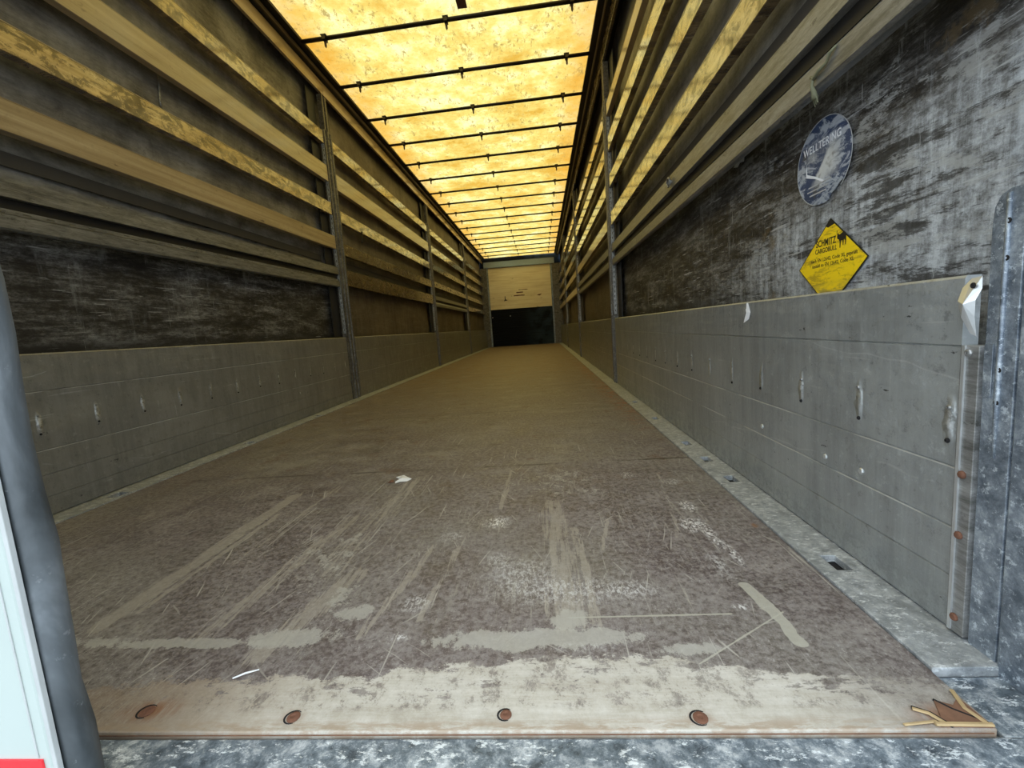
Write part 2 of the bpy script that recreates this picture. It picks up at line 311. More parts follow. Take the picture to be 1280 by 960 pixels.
def m_alu(name, seed, dent0, dz, warm):
    t = T(name); P = t.map(t.tc, loc=(0, seed, 0)); P0 = t.tc
    n1 = t.noise(t.map(P, scale=(1, .8, 6)), 1.5, 3, .5); n2 = t.noise(P, 28, 9, .82); n3 = t.noise(t.map(P, scale=(1, 22, 1.8)), 1., 8, .75); bl = t.noise(P, 3.2, 7, .7)
    zz0 = t.xyz(P0)[2]; a = (.215, .21, .188) if warm else (.29, .305, .30)
    col = t.mix(t.step(n3, .30, .70), tuple(c*.92 for c in a), tuple(c*1.22 for c in a)); col = t.mix(t.step(bl, .45, .62, 0, .35), col, tuple(c*1.6 for c in a))
    col = t.mix(t.step(n2, .54, .66, 0, .5), col, tuple(c*1.9 for c in a)); col = t.mix(t.step(n2, .36, .46, .5, 0), col, tuple(c*.5 for c in a))
    col = t.mix(t.mul(t.step(t.noise(t.map(P, scale=(1, 12, 2)), 1., 8, .8), .60, .70), t.step(zz0, .20, .10), .35), col, (.42, .43, .42))
    s1 = t.step(t.noise(t.map(P, scale=(1, 2.2, 75), rot=(.16, 0, 0)), 1., 3, .5), .675, .69)
    s2 = t.step(t.noise(t.map(P, scale=(1, 2.2, 80), rot=(-.30, 0, 0), loc=(0, 5, 0)), 1., 3, .5), .69, .705)
    s3 = t.step(t.noise(t.map(P, scale=(1, 80, 4), rot=(-.1, 0, 0), loc=(0, 9, 0)), 1., 3, .5), .70, .715)
    col = t.mix(t.mul(t.mx(t.mx(s1, s2), s3), t.step(bl, .46, .58), .35), col, (.52, .53, .51))
    col = t.mix(t.mul(t.step(t.noise(t.map(P, scale=(1, 1, 2.5)), 21, 5, .7), .665, .69), .85), col, (.03, .03, .03))
    yy, zz = t.xyz(P0)[1], t.xyz(P0)[2]
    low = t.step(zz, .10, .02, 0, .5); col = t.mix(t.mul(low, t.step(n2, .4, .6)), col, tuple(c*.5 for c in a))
    dy = t.math('SUBTRACT', t.math('WRAP', t.math('SUBTRACT', yy, dent0-.105), .2095, 0.), .105)
    r = t.vmath('LENGTH', t.comb(t.math('MULTIPLY', t.math('ADD', dy, t.math('MULTIPLY', t.math('SUBTRACT', t.noise(P, 30, 3), .5), .02)), 75.), t.math('MULTIPLY', t.math('SUBTRACT', zz, dz), 19.), 0), out=1)
    dent = t.step(r, .1, 1., 1, 0)
    col = t.mix(t.mul(dent, t.step(t.noise(P, 45, 5, .8), .44, .53), t.step(t.noise(P, 5, 2), .36, .5), .9), col, (.68, .70, .70))  # white highlights of the dents, mixed into the colour
    for k, (ang, zo) in enumerate(((.10, .235), (-.12, .42))):
        ln = t.step(t.math('ABSOLUTE', t.math('SUBTRACT', t.math('ADD', zz, t.math('ADD', t.math('MULTIPLY', yy, ang), t.math('MULTIPLY', t.math('SUBTRACT', t.noise(P, 2.2, 3), .5), .16))), zo)), .0008, .0022, 1, 0)
        col = t.mix(t.mul(ln, t.step(bl, .47, .57), .4), col, (.52, .53, .52))
    for g in ((.458, .245) if warm else (.287, .185)):  # bright lines along the grooves: light on the ledges, painted in
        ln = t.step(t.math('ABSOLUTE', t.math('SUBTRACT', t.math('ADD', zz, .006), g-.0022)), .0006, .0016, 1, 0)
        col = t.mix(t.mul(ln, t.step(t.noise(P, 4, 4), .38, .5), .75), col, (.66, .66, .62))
    wave = t.math('SINE', t.math('ADD', t.math('MULTIPLY', zz, 30.), t.math('MULTIPLY', bl, 9.)))
    b0 = t.bump(wave, .14, .010); b1 = t.bump(n1, .4, .03, b0); b2 = t.bump(dent, .6, .010, b1); b3 = t.bump(n2, .15, .002, b2)
    return t.out(col, t.step(n2, .35, .65, .30, .52), .35 if warm else .5, b3)

def m_galv(name, c0, c1, c2, scale=22., metal=.55, rough=(.35, .6)):
    t = T(name); P = t.vmath('ADD', t.tc, t.comb(t.rnd(), t.rnd(), t.rnd()))
    a = t.noise(P, scale, 9, .8, .2); b = t.noise(P, scale*.22, 4, .6); s_ = t.noise(t.map(P, scale=(.45, 1, 1), rot=(0, 0, .6)), scale*3.2, 6, .8)
    col = t.ramp(a, [(.38, c0), (.5, c1), (.62, c2)]); col = t.mix(t.step(b, .3, .7, 0, .45), col, c0)
    col = t.mix(t.step(s_, .55, .62, 0, .75), col, tuple(min(1, v*1.35) for v in c2))
    return t.out(col, t.step(a, .3, .7, *rough), metal, t.bump(t.math('ADD', a, s_), .3, .003))

def m_slat(name, dirty, dark=1.):
    t = T(name); r = t.rnd(); P = t.vmath('ADD', t.tc, t.comb(0, t.math('MULTIPLY', r, 31.), t.math('MULTIPLY', r, 7.)))
    g = t.noise(t.map(P, scale=(8, .9, 26)), 1.2, 7, .65, .5); kn = t.noise(t.map(P, scale=(1, 2.2, 6)), 2.2, 5, .6, .8); f = t.noise(P, 40, 5, .7)
    col = t.ramp(g, [(.28, (.25*dark, .175*dark, .085*dark)), (.5, (.40*dark, .30*dark, .165*dark)), (.72, (.54*dark, .43*dark, .26*dark))])
    col = t.mix(t.step(f, .5, .75, 0, .35), col, (.22*dark, .16*dark, .09*dark))
    bw = t.noise(t.map(P, scale=(1, 5, 9)), 1.9, 9, .82, .6)
    if dirty:
        col = t.mix(t.mul(t.step(bw, .475, .54), .88), col, (.06, .036, .016))
        col = t.mix(t.mul(t.step(t.noise(t.map(P, scale=(1, 6, 8), loc=(0, 3, 0)), 1.9, 5, .7), .56, .66), .5), col, (.62, .49, .28))
    else:
        col = t.mix(t.mul(t.step(bw, .60, .72), .5), col, (.13, .09, .045))
    col = t.mix(t.mul(t.step(kn, .66, .72), .7), col, (.10, .06, .03))
    rg = t.step(bw, .42, .66, .12, .5) if dirty else t.step(g, .3, .7, .26, .42)
    return t.out(col, rg, .35 if dirty else .0, t.bump(g, .08, .002), coat=.55 if not dirty else .8, coat_rough=.09)

def m_roof():
    t = T('translucent_yellow_roof_sheet'); P = t.tc; x = t.xyz(P)[0]
    big = t.noise(P, 1.6, 5, .6); mid = t.noise(P, 5, 6, .7); fi = t.noise(P, 24, 8, .82, .4); cr = t.noise(t.map(P, scale=(2.4, 1, 1), rot=(0, 0, .6)), 10, 9, .82, .5)
    col = t.ramp(t.math('ADD', t.math('MULTIPLY', big, .5), t.math('MULTIPLY', mid, .5)), [(.38, (.39, .215, .030)), (.5, (.50, .365, .095)), (.60, (.58, .50, .22))])
    ed = t.step(t.math('ABSOLUTE', x), .80, 1.14); col = t.mix(t.mul(ed, .6), col, (.42, .18, .018))
    col = t.mix(t.mul(t.step(cr, .52, .59), t.step(mid, .44, .54), .8), col, (.20, .125, .03))
    col = t.mix(t.mul(t.step(fi, .57, .64), .7), col, (.15, .09, .02))
    tr = t.t.nodes.new('ShaderNodeBsdfTranslucent'); t._in(tr.inputs[0], col)
    df = t.t.nodes.new('ShaderNodeBsdfDiffuse'); df.inputs[0].default_value = (.42, .27, .085, 1)
    mx = t.t.nodes.new('ShaderNodeMixShader'); mx.inputs[0].default_value = .26
    nb = t.bump(t.math('ADD', cr, mid), .3, .02)
    t.t.links.new(nb, tr.inputs['Normal']); t.t.links.new(tr.outputs[0], mx.inputs[1]); t.t.links.new(df.outputs[0], mx.inputs[2])
    o = t.t.nodes.new('ShaderNodeOutputMaterial'); t.t.links.new(mx.outputs[0], o.inputs[0]); return t.m

def m_ply():
    t = T('clean_plywood'); P = t.tc
    g = t.noise(t.map(P, scale=(.7, 1, 9)), 1.6, 6, .6, .4); b = t.noise(t.map(P, scale=(1, 1, 2)), 1.2, 3)
    col = t.ramp(t.math('ADD', t.math('MULTIPLY', g, .6), t.math('MULTIPLY', b, .4)), [(.36, (.66, .54, .36)), (.5, (.80, .69, .50)), (.66, (.88, .79, .62))])
    z = t.xyz(P)[2]
    ln = t.step(t.math('ABSOLUTE', t.math('SUBTRACT', t.math('WRAP', z, .136, 0.), .068)), .063, .067)
    col = t.mix(t.mul(ln, .35), col, (.36, .25, .13))
    col = t.mix(t.mul(t.step(t.noise(t.map(P, scale=(2, 1, 4)), 2.7, 4, .6), .66, .72), .6), col, (.16, .1, .05))
    return t.out(col, .55)
def m_kick():
    t = T('black_blue_steel'); P = t.tc; z = t.xyz(P)[2]; x = t.xyz(P)[0]
    c = t.math('SINE', t.math('MULTIPLY', z, 90.)); n = t.noise(P, 3, 4)
    col = t.mix(t.math('MULTIPLY', t.step(x, -.1, .6), t.step(n, .3, .6)), (.002, .003, .005), (.022, .038, .06))  # bluish light on the right half, painted into the base colour
    return t.out(col, .5, .0, t.bump(c, .2, .004), spec=.12)

M = dict(
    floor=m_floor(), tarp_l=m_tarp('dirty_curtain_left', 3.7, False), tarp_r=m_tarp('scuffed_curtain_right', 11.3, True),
    galv=m_galv('weathered_zinc', (.11, .135, .165), (.24, .28, .325), (.46, .51, .55)),
    galv_rail=m_galv('pale_floor_rail', (.22, .235, .24), (.36, .38, .385), (.55, .57, .57), 30, .35, (.4, .65)),
    galv_sill=m_galv('speckled_zinc_sill', (.055, .072, .09), (.20, .245, .285), (.60, .64, .66), 30, .35),
    post=m_galv('dull_zinc_post', (.06, .055, .045), (.13, .12, .10), (.24, .225, .19), 26, .45),
    steel=m_rail(),
    slat=m_slat('varnished_timber', False), slat_dirty=m_slat('blotched_golden_slat', True), slat_dark=m_slat('dull_brown_slat', True, .42),
    roof=m_roof(), ply=m_ply(), kick=m_kick(),
    black=flat('black_steel', (.013, .012, .011), .55), bow=flat('dark_bow_tube', (.03, .024, .018), .38, .4),
    brown=flat('brown_roof_rail', (.075, .05, .028), .5, .2), belt=flat('dark_webbing', (.05, .045, .038), .7),
    beam=flat('blue_grey_beam', (.24, .30, .38), .4, .4), rust=flat('rust', (.13, .055, .03), .85, 0, .5, 120.),
    dark=flat('dark_hole', (.006, .005, .005), .9), white=flat('white_paint', (.42, .48, .45), .35, 0, .05, 8.),
    grey=flat('grey_trim', (.42, .44, .43), .5), red=flat('red_reflective', (.72, .02, .03), .3), paper=flat('white_paper', (.78, .80, .83), .7, 0, .08),
    splinter=flat('fresh_splinter_wood', (.36, .26, .13), .7, 0, .35, 60.), splinter_red=flat('torn_red_wood', (.15, .075, .042), .8, 0, .5, 60.),
    yellow=None, film=flat('wrinkled_clear_film', (.45, .47, .48), .25, 0, .3, 60.), cord=flat('dirty_green_cord', (.17, .17, .10), .8, 0, .4, 90.),
    ink=flat('black_ink', (.014, .012, .010), .5), redink=flat('red_brown_ink', (.10, .022, .015), .6), ground=flat('asphalt', (.16, .16, .155), .9, 0, .3, 8.),
    foil=flat('bent_bright_metal', (.62, .64, .64), .3, .7, .2, 40.), bolt=flat('zinc_bolt', (.30, .30, .29), .35, .7))
def m_rubber():
    t = T('scuffed_dark_rubber'); n = t.noise(t.map(t.tc, scale=(1, 1, .35)), 13, 5, .6, .5); s_ = t.noise(t.tc, 70, 4, .7)
    col = t.ramp(n, [(.35, (.05, .058, .062)), (.55, (.115, .13, .14)), (.72, (.24, .27, .29))]); col = t.mix(t.step(s_, .64, .72, 0, .4), col, (.3, .32, .33))
    return t.out(col, .38, .2, t.bump(n, .3, .006))
def m_yellow():
    t = T('yellow_sticker_vinyl'); P = t.tc; n = t.noise(t.map(P, scale=(1, 10, 45), rot=(.0, 0, 0)), 1., 6, .75, .4); k = t.noise(P, 60, 6, .8)
    col = t.mix(t.step(n, .5, .62, 0, .8), (.90, .63, .012), (.42, .27, .02)); col = t.mix(t.step(k, .58, .66, 0, .7), col, (.12, .08, .02))
    z = t.xyz(P)[2]; dirt = t.mul(t.step(z, -.075, -.035, 1, 0), t.step(n, .38, .50)); col = t.mix(t.mul(dirt, .7), col, (.16, .14, .08))
    return t.out(col, .4)
def m_oval():
    t = T('scratched_blue_silver_sticker'); P = t.tc
    n = t.noise(t.map(P, scale=(1, 9, 20), rot=(.55, 0, 0)), 1.4, 7, .75, .6); b = t.noise(t.map(P, scale=(1, 8, 8)), 1.3, 4, .6)
    col = t.mix(t.step(n, .47, .57), (.04, .07, .15), (.42, .47, .54)); z = t.xyz(P)[2]; y = t.xyz(P)[1]
    ctr = t.step(t.vmath('LENGTH', t.comb(0, y, z), out=1), .02, .09, 1, 0)
    col = t.mix(t.mul(ctr, t.step(b, .42, .58)), col, (.62, .65, .66)); col = t.mix(t.mul(t.step(z, -.085, -.04, 1, 0), t.step(n, .44, .58, 1, .2)), col, (.03, .055, .12))
    col = t.mix(t.step(b, .60, .68, 0, .7), col, (.10, .09, .075))
    return t.out(col, .35, .15)
M['rubber'] = m_rubber(); M['yellow'] = m_yellow(); M['oval'] = m_oval()
# panel materials: dent positions are measured from each panel's own origin
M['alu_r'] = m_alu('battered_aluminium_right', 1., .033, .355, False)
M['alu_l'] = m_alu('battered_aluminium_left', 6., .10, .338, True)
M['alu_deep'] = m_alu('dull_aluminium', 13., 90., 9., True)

ORD = ['first', 'second', 'third', 'fourth', 'fifth', 'sixth', 'seventh', 'eighth', 'ninth', 'tenth', 'eleventh', 'twelfth', 'thirteenth', 'fourteenth', 'fifteenth', 'sixteenth', 'seventeenth', 'eighteenth', 'nineteenth', 'twentieth', 'twenty-first', 'twenty-second']

# ================================================================ SETTING
struct('ground', MB().box(-30, 30, -30, 45, -1.35, -1.25), M['ground'], 'grey asphalt yard the trailer stands on', 'ground')
fl = struct('floor', MB().box(-WR, WR, 0, L+.06, -.018, 0), M['floor'], 'scratched brown plywood trailer floor with pale worn rear edge', 'floor', bevel=.002)
struct('trim_1', MB().box(-1.40, 1.40, -.20, -.0025, -.14, -.0075).box(-1.40, 1.40, -.0025, .085, -.14, -.019).box(WR+.004, 1.40, .085, L, -.14, -.045).box(-1.40, -WR-.004, .085, L, -.14, -.045), M['galv_sill'], 'speckled galvanised steel sill along the rear edge of the floor', 'sill', bevel=.004)
def side_rail(s, name, slots, label):
    sx0, sx1 = (1.178, 1.210) if s > 0 else (1.158, 1.205); cuts = sorted(slots); ys = [.10]
    for c in cuts: ys += [c-.03, c+.03]
    ys.append(L+.02)
    mb = plate([WR+.002, sx0, sx1, W+.10], ys, lambda i, j: not (i == 1 and j % 2 == 1), lambda a, b, d: (s*a, b, -.013+d), .017)
    o = struct(name, mb, M['galv_rail'], label, 'rail', bevel=.0015)
    for c in cuts:
        MB().box(s*(sx0-.006), s*(sx1+.006), c-.036, c+.036, -.044, -.0145).build('lashing_slot', M['dark'], o)
side_rail(1, 'trim_2', [.403, .943, 1.172, 1.409, 1.95, 2.5], 'pale galvanised rail with lashing slots between floor and right wall')
side_rail(-1, 'trim_3', [1.07, 1.887, 2.7], 'pale galvanised rail between floor and left wall')

def tarp(s, name, mat, label):
    mb = MB(); ny, nz = 170, 34; y0, y1, z0, z1 = .16, L+.05, -.02, 2.99
    for i in range(ny+1):
        y = y0+(y1-y0)*i/ny
        for j in range(nz+1):
            z = z0+(z1-z0)*j/nz
            k = 0. if (y < 1.4 and z < 1.15) else min(1, max((y-1.4)/.8, (z-1.15)/.3, 0))
            mb.v.append((s*(XT + k*(.007*math.sin(y*2.3+z*3)+.004*math.sin(y*7.1-z*2.2+s))), y, z))
    for i in range(ny):
        for j in range(nz):
            a = i*(nz+1)+j; mb.f.append((a, a+nz+1, a+nz+2, a+1))
    for i in range(ny+1):           # back face for real thickness
        pass
    o = mb.build(name, mat, smooth=True); m = o.modifiers.new('thickness', 'SOLIDIFY'); m.thickness = .004; m.offset = 1 if s < 0 else 1
    tag(o, label, 'wall', kind='structure')
    return o
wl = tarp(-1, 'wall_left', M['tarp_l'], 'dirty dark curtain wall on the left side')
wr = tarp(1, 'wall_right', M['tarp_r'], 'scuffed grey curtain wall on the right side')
for s, o in ((-1, wl), (1, wr)):
    for b in range(4):
        zb = 1.293 if s > 0 else 1.274
        MB().box(s*(XT-.016), s*(XT-.012), (.17 if b == 0 else b*SP+.24), (b+1)*SP-.24, zb, zb+.052).build('webbing_belt', M['belt'], o)

# roof sheet with a slight sag between bows
BY0, BS = 3.067, .668
mb = MB(); ny, nx = 240, 16
for i in range(ny+1):
    y = -.02+(L+.08)*i/ny
    for j in range(nx+1):
        x = -1.345+2.69*j/nx; ph = (y-BY0)/BS; ph -= math.floor(ph)
        mb.v.append((x, y, H+.004+.010*abs(math.sin(math.pi*ph))*(1+.3*math.sin(3*x+y))))
for i in range(ny):
    for j in range(nx):
        a = i*(nx+1)+j; mb.f.append((a, a+1, a+nx+2, a+nx+1))
ceil = struct('ceiling', mb, M['roof'], 'glowing yellow translucent roof sheet with grime speckles', 'roof', smooth=True)
MB().box(.115, .185, 2.87, 2.985, H-.012, H-.002).build('patch', M['splinter_red'], ceil)['label'] = 'brown patch stuck under the roof sheet'

for s, n, sd_ in ((-1, 'trim_4', 'left'), (1, 'trim_5', 'right')):
    mb = MB(); mb.along_y([(s*1.145, H-.002), (s*1.145, H-.022), (s*1.20, H-.022), (s*1.205, 2.865), (s*1.225, 2.865), (s*1.345, 2.88), (s*1.345, H-.002)], .12, L)
    o = struct(n, mb, M['black'], f'dark roof rail running along the top of the {sd_} wall', 'rail')
    MB().along_y([(s*1.199, H-.03), (s*1.192, H-.03), (s*1.196, 2.87), (s*1.203, 2.866)], .14, L-.02).build('lip', M['brown'], o)
# rear header over the doorway
struct('trim_6', MB().box(-1.36, 1.36, -.12, .10, 2.80, H+.06), M['galv'], 'galvanised header over the rear doorway', 'beam', bevel=.006)

# front wall
yb = L+.02
fw = struct('wall_front', MB().box(-1.40, 1.40, yb+.07, yb+.10, -.14, 2.99), M['kick'], 'front bulkhead with a pale plywood panel above dark steel', 'wall')
MB().box(-1.062, .99, yb+.02, yb+.05, 1.235, 2.60).build('plywood_panel', M['ply'], fw, bevel=.003)['label'] = 'pale plywood upper panel with horizontal boards'
pr = [(yb+.066, .01)]
for k in range(12): pr += [(yb+.052, .015+k*.1), (yb+.052, .10+k*.1), (yb+.060, .103+k*.1), (yb+.060, .112+k*.1)]
pr.append((yb+.066, 1.228))
mb = MB().prism([(-1.07, a, b) for a, b in pr], (2.07, 0, 0))
mb.build('kick_plate', M['kick'], fw)['label'] = 'blue black ribbed steel lower panel'
MB().box(-1.195, 1.13, yb-.04, yb+.04, 2.605, 2.79).box(-1.195, 1.13, yb-.05, yb-.04, 2.775, 2.79).box(-1.195, 1.13, yb-.05, yb-.04, 2.605, 2.62).build('header_beam', M['beam'], fw)['label'] = 'blue grey steel beam above the plywood'
for s in (-1, 1):
    xi = 1.065 if s < 0 else .998
    MB().box(s*(xi+.05), s*1.322, yb-.03, yb+.04, .006, 2.60).build('corner_post', M['post'], fw)
    mb = MB().box(s*xi, s*(xi+.045), yb-.01, yb+.045, .004, 2.60)
    mb.build('post_flange', M['galv'], fw)
    for z in (.55, 1.0, 1.45, 1.9, 2.3): MB().box(s*(xi+.07), s*1.2, yb-.036, yb-.031, z, z+.012).build('slot', M['dark'], fw)
for x, z, wd, hh in ((.06, 1.83, .30, .016), (-.06, 1.735, .22, .034), (-.08, 1.64, .36, .03)):
    k = int(wd/.022); up = []; dn = []
    for i in range(k+1):
        xx = x-wd/2+wd*i/k; up.append((xx, yb+.0185, z+hh*random.uniform(.9, 1.3))); dn.append((xx, yb+.0185, z+hh*random.uniform(-.2, .15)))
    MB().prism(up+dn[::-1], (0, .001, 0)).build('stencil_mark', M['redink'], fw)
MB().prism([(-.60, yb+.0185, 1.50), (-.47, yb+.0185, 1.52), (-.54, yb+.0185, 1.56), (-.545, yb+.0185, 1.66), (-.565, yb+.0185, 1.66), (-.57, yb+.0185, 1.55)], (0, .001, 0)).build('scuff', M['ink'], fw)
MB().prism([(.50, yb+.0185, 1.62), (.60, yb+.0185, 1.60), (.68, yb+.0185, 1.66), (.57, yb+.0185, 1.65)], (0, .001, 0)).build('scuff', M['splinter_red'], fw)
for x, z in ((-1.02, .98), (-.42, 1.0)): MB().dome((x, yb+.05, z), (0, -1, 0), .016, .01).build('rivet', M['foil'], fw)

# floor bolts (rusty, countersunk) and torn corner
for x, y, r in ((-.078, .036, .013), (.171, .024, .012), (.495, .026, .0105), (.771, .019, .0125)):
    b = MB().dome((x, y, .0005), (0, 0, 1), r*.82, .0022, 14, .5).build('bolt_head', M['rust'], fl); b['label'] = 'rusty bolt head'
    mb = MB(); n = 20; a0 = 1.0
    for i in range(n):
        a = a0+i/n*4.1; c = a0+(i+1)/n*4.1; wi = .0022*math.sin(math.pi*(i+.5)/n)+.0006
        mb.prism([(x+math.cos(a)*(r), y+math.sin(a)*r*.9, .0003), (x+math.cos(c)*r, y+math.sin(c)*r*.9, .0003), (x+math.cos(c)*(r+wi), y+math.sin(c)*(r+wi)*.9, .0003), (x+math.cos(a)*(r+wi), y+math.sin(a)*(r+wi)*.9, .0003)], (0, 0, .0006))
    mb.build('bolt_recess', M['dark'], fl)
MB().prism([(1.075, .004, .0), (1.138, .002, .0), (1.136, .05, .0), (1.118, .036, .0), (1.10, .045, .0), (1.088, .02, 0)], (0, 0, .0018)).build('torn_wood', M['splinter_red'], fl)['label'] = 'torn reddish wood layer'
for pts, wd in ((((1.070, .006), (1.14, .0045)), .0035), (((1.06, .030), (1.075, .022), (1.085, .004)), .003), (((1.135, .004), (1.128, .03), (1.137, .06)), .003), (((1.03, .005), (1.075, .010)), .0022)):
    MB().tube([(x, y, .0025) for x, y in pts], wd, 6, .6).build('splinter', M['splinter'], fl)
MB().tube([(1.062, .034, .001), (1.079, .024, .001), (1.09, .003, .001)], .003, 6, .5).build('crack', M['dark'], fl)
MB().tube([(1.10, .046, .001), (1.112, .03, .001), (1.139, .008, .001)], .0025, 6, .5).build('crack', M['dark'], fl)
mb = MB(); mb.box(-WR+.005, WR-.005, -.0012, -.0002, -.0060, -.0046)
mb.build('ply_layer', M['splinter_red'], fl)['label'] = 'dark glue lines on the plywood edge'

# ================================================================ POSTS
def post(s, k):
    yc = k*SP; side = 'left' if s < 0 else 'right'; where = ['nearest to the doors', 'middle of the three', 'farthest from the doors'][k-1]
    t = thing('side_post', f'upright zinc post on the {side} wall, {where}', 'post', (s*(W+.03), yc, 0.005), 'upright posts between the side bays')
    hw = .075; xi = W-.012; xo = W+.038
    prof = [(xi+.03, -hw), (xi+.004, -hw), (xi+.004, -hw+.022), (xi+.018, -hw+.026), (xi+.018, -.020), (xi, -.016), (xi, .012), (xi+.018, .016), (xi+.018, hw-.026), (xi+.004, hw-.022), (xi+.004, hw), (xi+.03, hw), (xo, hw), (xo, -hw)]
    z0, z1 = .006, 2.44
    MB().prism([(s*x, yc+y, z0) for x, y in prof], (0, 0, z1-z0)).build('post_body', M['post'], t)
    MB().prism([(s*x, yc+y, z1+.002) for x, y in ((xi+.006, -.045), (xi+.006, -.02), (xi+.02, -.018), (xi+.02, .01), (xi+.006, .012), (xi+.006, .04), (xo, .04), (xo, -.045))], (0, 0, 2.742-z1)).build('upper_channel', M['post'], t)
    for a, b in ((-.225, -.080), (.080, .17)):
        MB().box(s*(W+.045), s*(W+.052), yc+a, yc+b, HP+.01, 2.74).build('pocket_shadow_plate', M['black'], t)  # black plate stands for the post's pocket and the shadow in it
    z = [.63+i*.021 for i in range(87)]
    plate([W+.002, W+.009, W+.017, W+.024], z, lambda i, j: not (i == 1 and j % 2 == 1), lambda a, b, d: (s*a, yc-hw-.0035+d, b), .0025).build('perforated_strip', M['galv_rail'], t)
    if k == 1:
        for zz in (2.37, 2.31, 2.25, 2.19): MB().box(s*(xi-.001), s*(xi+.001), yc-.008, yc+.003, zz, zz+.018).build('bolt_hole', M['dark'], t)
    MB().box(s*(xi-.006), s*(xi+.001), yc-.05, yc-.012, .62, .72).build('latch', M['steel'], t)
    return t
for s in (-1, 1):
    for k in (1, 2, 3): post(s, k)

# ================================================================ DROPSIDE PANELS, SLATS, RAILS
BAY = ['nearest bay', 'second bay', 'third bay', 'farthest bay']
def bay_range(b): return (.165 if b == 0 else b*SP+.085, (b+1)*SP-.085 if b < 3 else L-.03)
def panel(s, b):
    y0, y1 = bay_range(b); side = 'left' if s < 0 else 'right'
    if s > 0 and b == 0: y0 = .170
    t = thing('dropside_panel', f'{"dented grey" if b == 0 else "dull"} aluminium dropside panel, foot of {side} wall, {BAY[b]} from the doors', 'panel', (s*W, y0, .006), 'aluminium dropside panels')
    gr = [.484, .287, .185, .10] if s > 0 else [.458, .245, .155, .075]
    prof = [(W+.024, .008), (W, .008)]
    for g in sorted(gr): prof += [(W, g-.002), (W+.003, g-.0006), (W+.003, g+.0006), (W, g+.002)]
    prof += [(W, HP-.004), (W+.003, HP), (W+.024, HP)]
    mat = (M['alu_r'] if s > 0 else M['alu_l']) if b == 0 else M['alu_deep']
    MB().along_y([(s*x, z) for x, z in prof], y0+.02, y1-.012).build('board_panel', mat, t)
    MB().box(s*(W-.0015), s*(W+.02), y1-.010, y1, .01, HP).build('end_strip', M['post'], t)
    top = .486 if (s > 0 and b == 0) else HP
    if b == 0 and s > 0:
        es = MB().along_y([(s*(W-.003), .008), (s*(W+.02), .008), (s*(W+.02), top), (s*(W-.003), top)], y0-.012, y0+.018).build('end_strip', M['steel'], t, bevel=.001)
        MB().box(s*(W-.006), s*(W-.003), y0+.008, y0+.013, .01, top).build('bead', M['foil'], es)
        for z in (.015+.02, .178, .280):
            MB().dome((s*(W-.004), y0+.003, z), (-s, 0, 0), .0065, .004).build('screw', M['rust'], es)['label'] = 'rusted screw head'
        MB().dome((s*(W-.003), y0+.004, .475), (-s, 0, 0), .006, .004, hole=.6).build('screw', M['bolt'], es)
        tb = MB()
        P = [((.162, .590), 0), ((.176, .588), .002), ((.188, .575), .004), ((.186, .555), .012), ((.178, .530), .013), ((.172, .505), .004), ((.166, .500), .0), ((.164, .53), .006), ((.162, .555), .008), ((.158, .572), .003)]
        c = ((.172, .55), .018); n0 = len(tb.v)
        tb.v.append((s*(W-c[1]), c[0][0], c[0][1]))
        for (yy, zz), h in P: tb.v.append((s*(W-h-.001), yy, zz))
        for i in range(len(P)): tb.f.append((n0, n0+1+i, n0+1+(i+1) % len(P)))
        tb.build('bent_corner', M['foil'], t)['label'] = 'bent bright metal at the top corner'
        MB().dome((s*(W-.010), .166, .577), (-s, 0, 0), .0045, .001, hole=.6).build('hole', M['dark'], t)
    elif b == 0:
        MB().box(s*(W-.0015), s*(W+.02), y0, y0+.018, .01, HP).build('end_strip', M['steel'], t)
    if b == 0:
        for i in range(13 if s > 0 else 14):
            yy = y0+.033+.2095*i if s > 0 else y0+.10+.2095*i
            for zz in ((.385, .323) if s > 0 else (.370, .305)):
                if random.random() < .9: MB().dome((s*(W-.001), yy+random.uniform(-.003, .003), zz+random.uniform(-.005, .005)), (-s, 0, 0), .0042, .003, 8, .9).build('rivet', M['bolt'] if zz > .34 else M['dark'], t)
        for yy, zz in (((.52, .206), (.825, .211), (.40, .21)) if s > 0 else ((2.6, .2),)):
            MB().dome((s*(W-.0005), yy, zz), (-s, 0, 0), .007, .003, 10).build('dent', M['foil'], t)
    return t
for s in (-1, 1):
    for b in range(4): panel(s, b)

# slat heights (bottom, top) at the near end and the rise towards the far post
SL = {(-1, 0): [((2.268, 2.372), .045, 'slat_dirty'), ((1.95, 2.085), .040, 'slat'), ((1.640, 1.745), .060, 'slat_dirty'), ((1.362, 1.475), .035, 'slat')],
      (-1, 1): [((2.29, 2.395), 0, 'slat_dirty'), ((1.965, 2.106), 0, 'slat'), ((1.672, 1.775), 0, 'slat_dirty'), ((1.368, 1.478), 0, 'slat_dark'), ((1.085, 1.235), 0, 'slat_dark')],
      (1, 0): [((2.280, 2.37), .01, 'slat'), ((2.00, 2.108), .005, 'slat_dirty'), ((1.690, 1.785), .02, 'slat_dirty'), ((1.385, 1.487), .01, 'slat_dirty')]}
for s, b in ((-1, 2), (-1, 3), (1, 1), (1, 2), (1, 3)):
    base = [((2.285, 2.385), 0, 'slat_dirty'), ((1.985, 2.10), 0, 'slat_dirty'), ((1.69, 1.79), 0, 'slat_dirty'), ((1.39, 1.49), 0, 'slat' if s > 0 else 'slat_dark')]
    if s < 0: base[2] = ((1.69, 1.79), 0, 'slat_dark')
    if (s, b) in ((1, 2), (1, 3), (-1, 3)): base.append(((1.10, 1.21), 0, 'slat_dark' if s < 0 else 'slat'))
    SL[(s, b)] = base
LOOK = {'slat': 'plain varnished timber', 'slat_dirty': 'glossy golden slat with dark blotches', 'slat_dark': 'dull brown timber'}
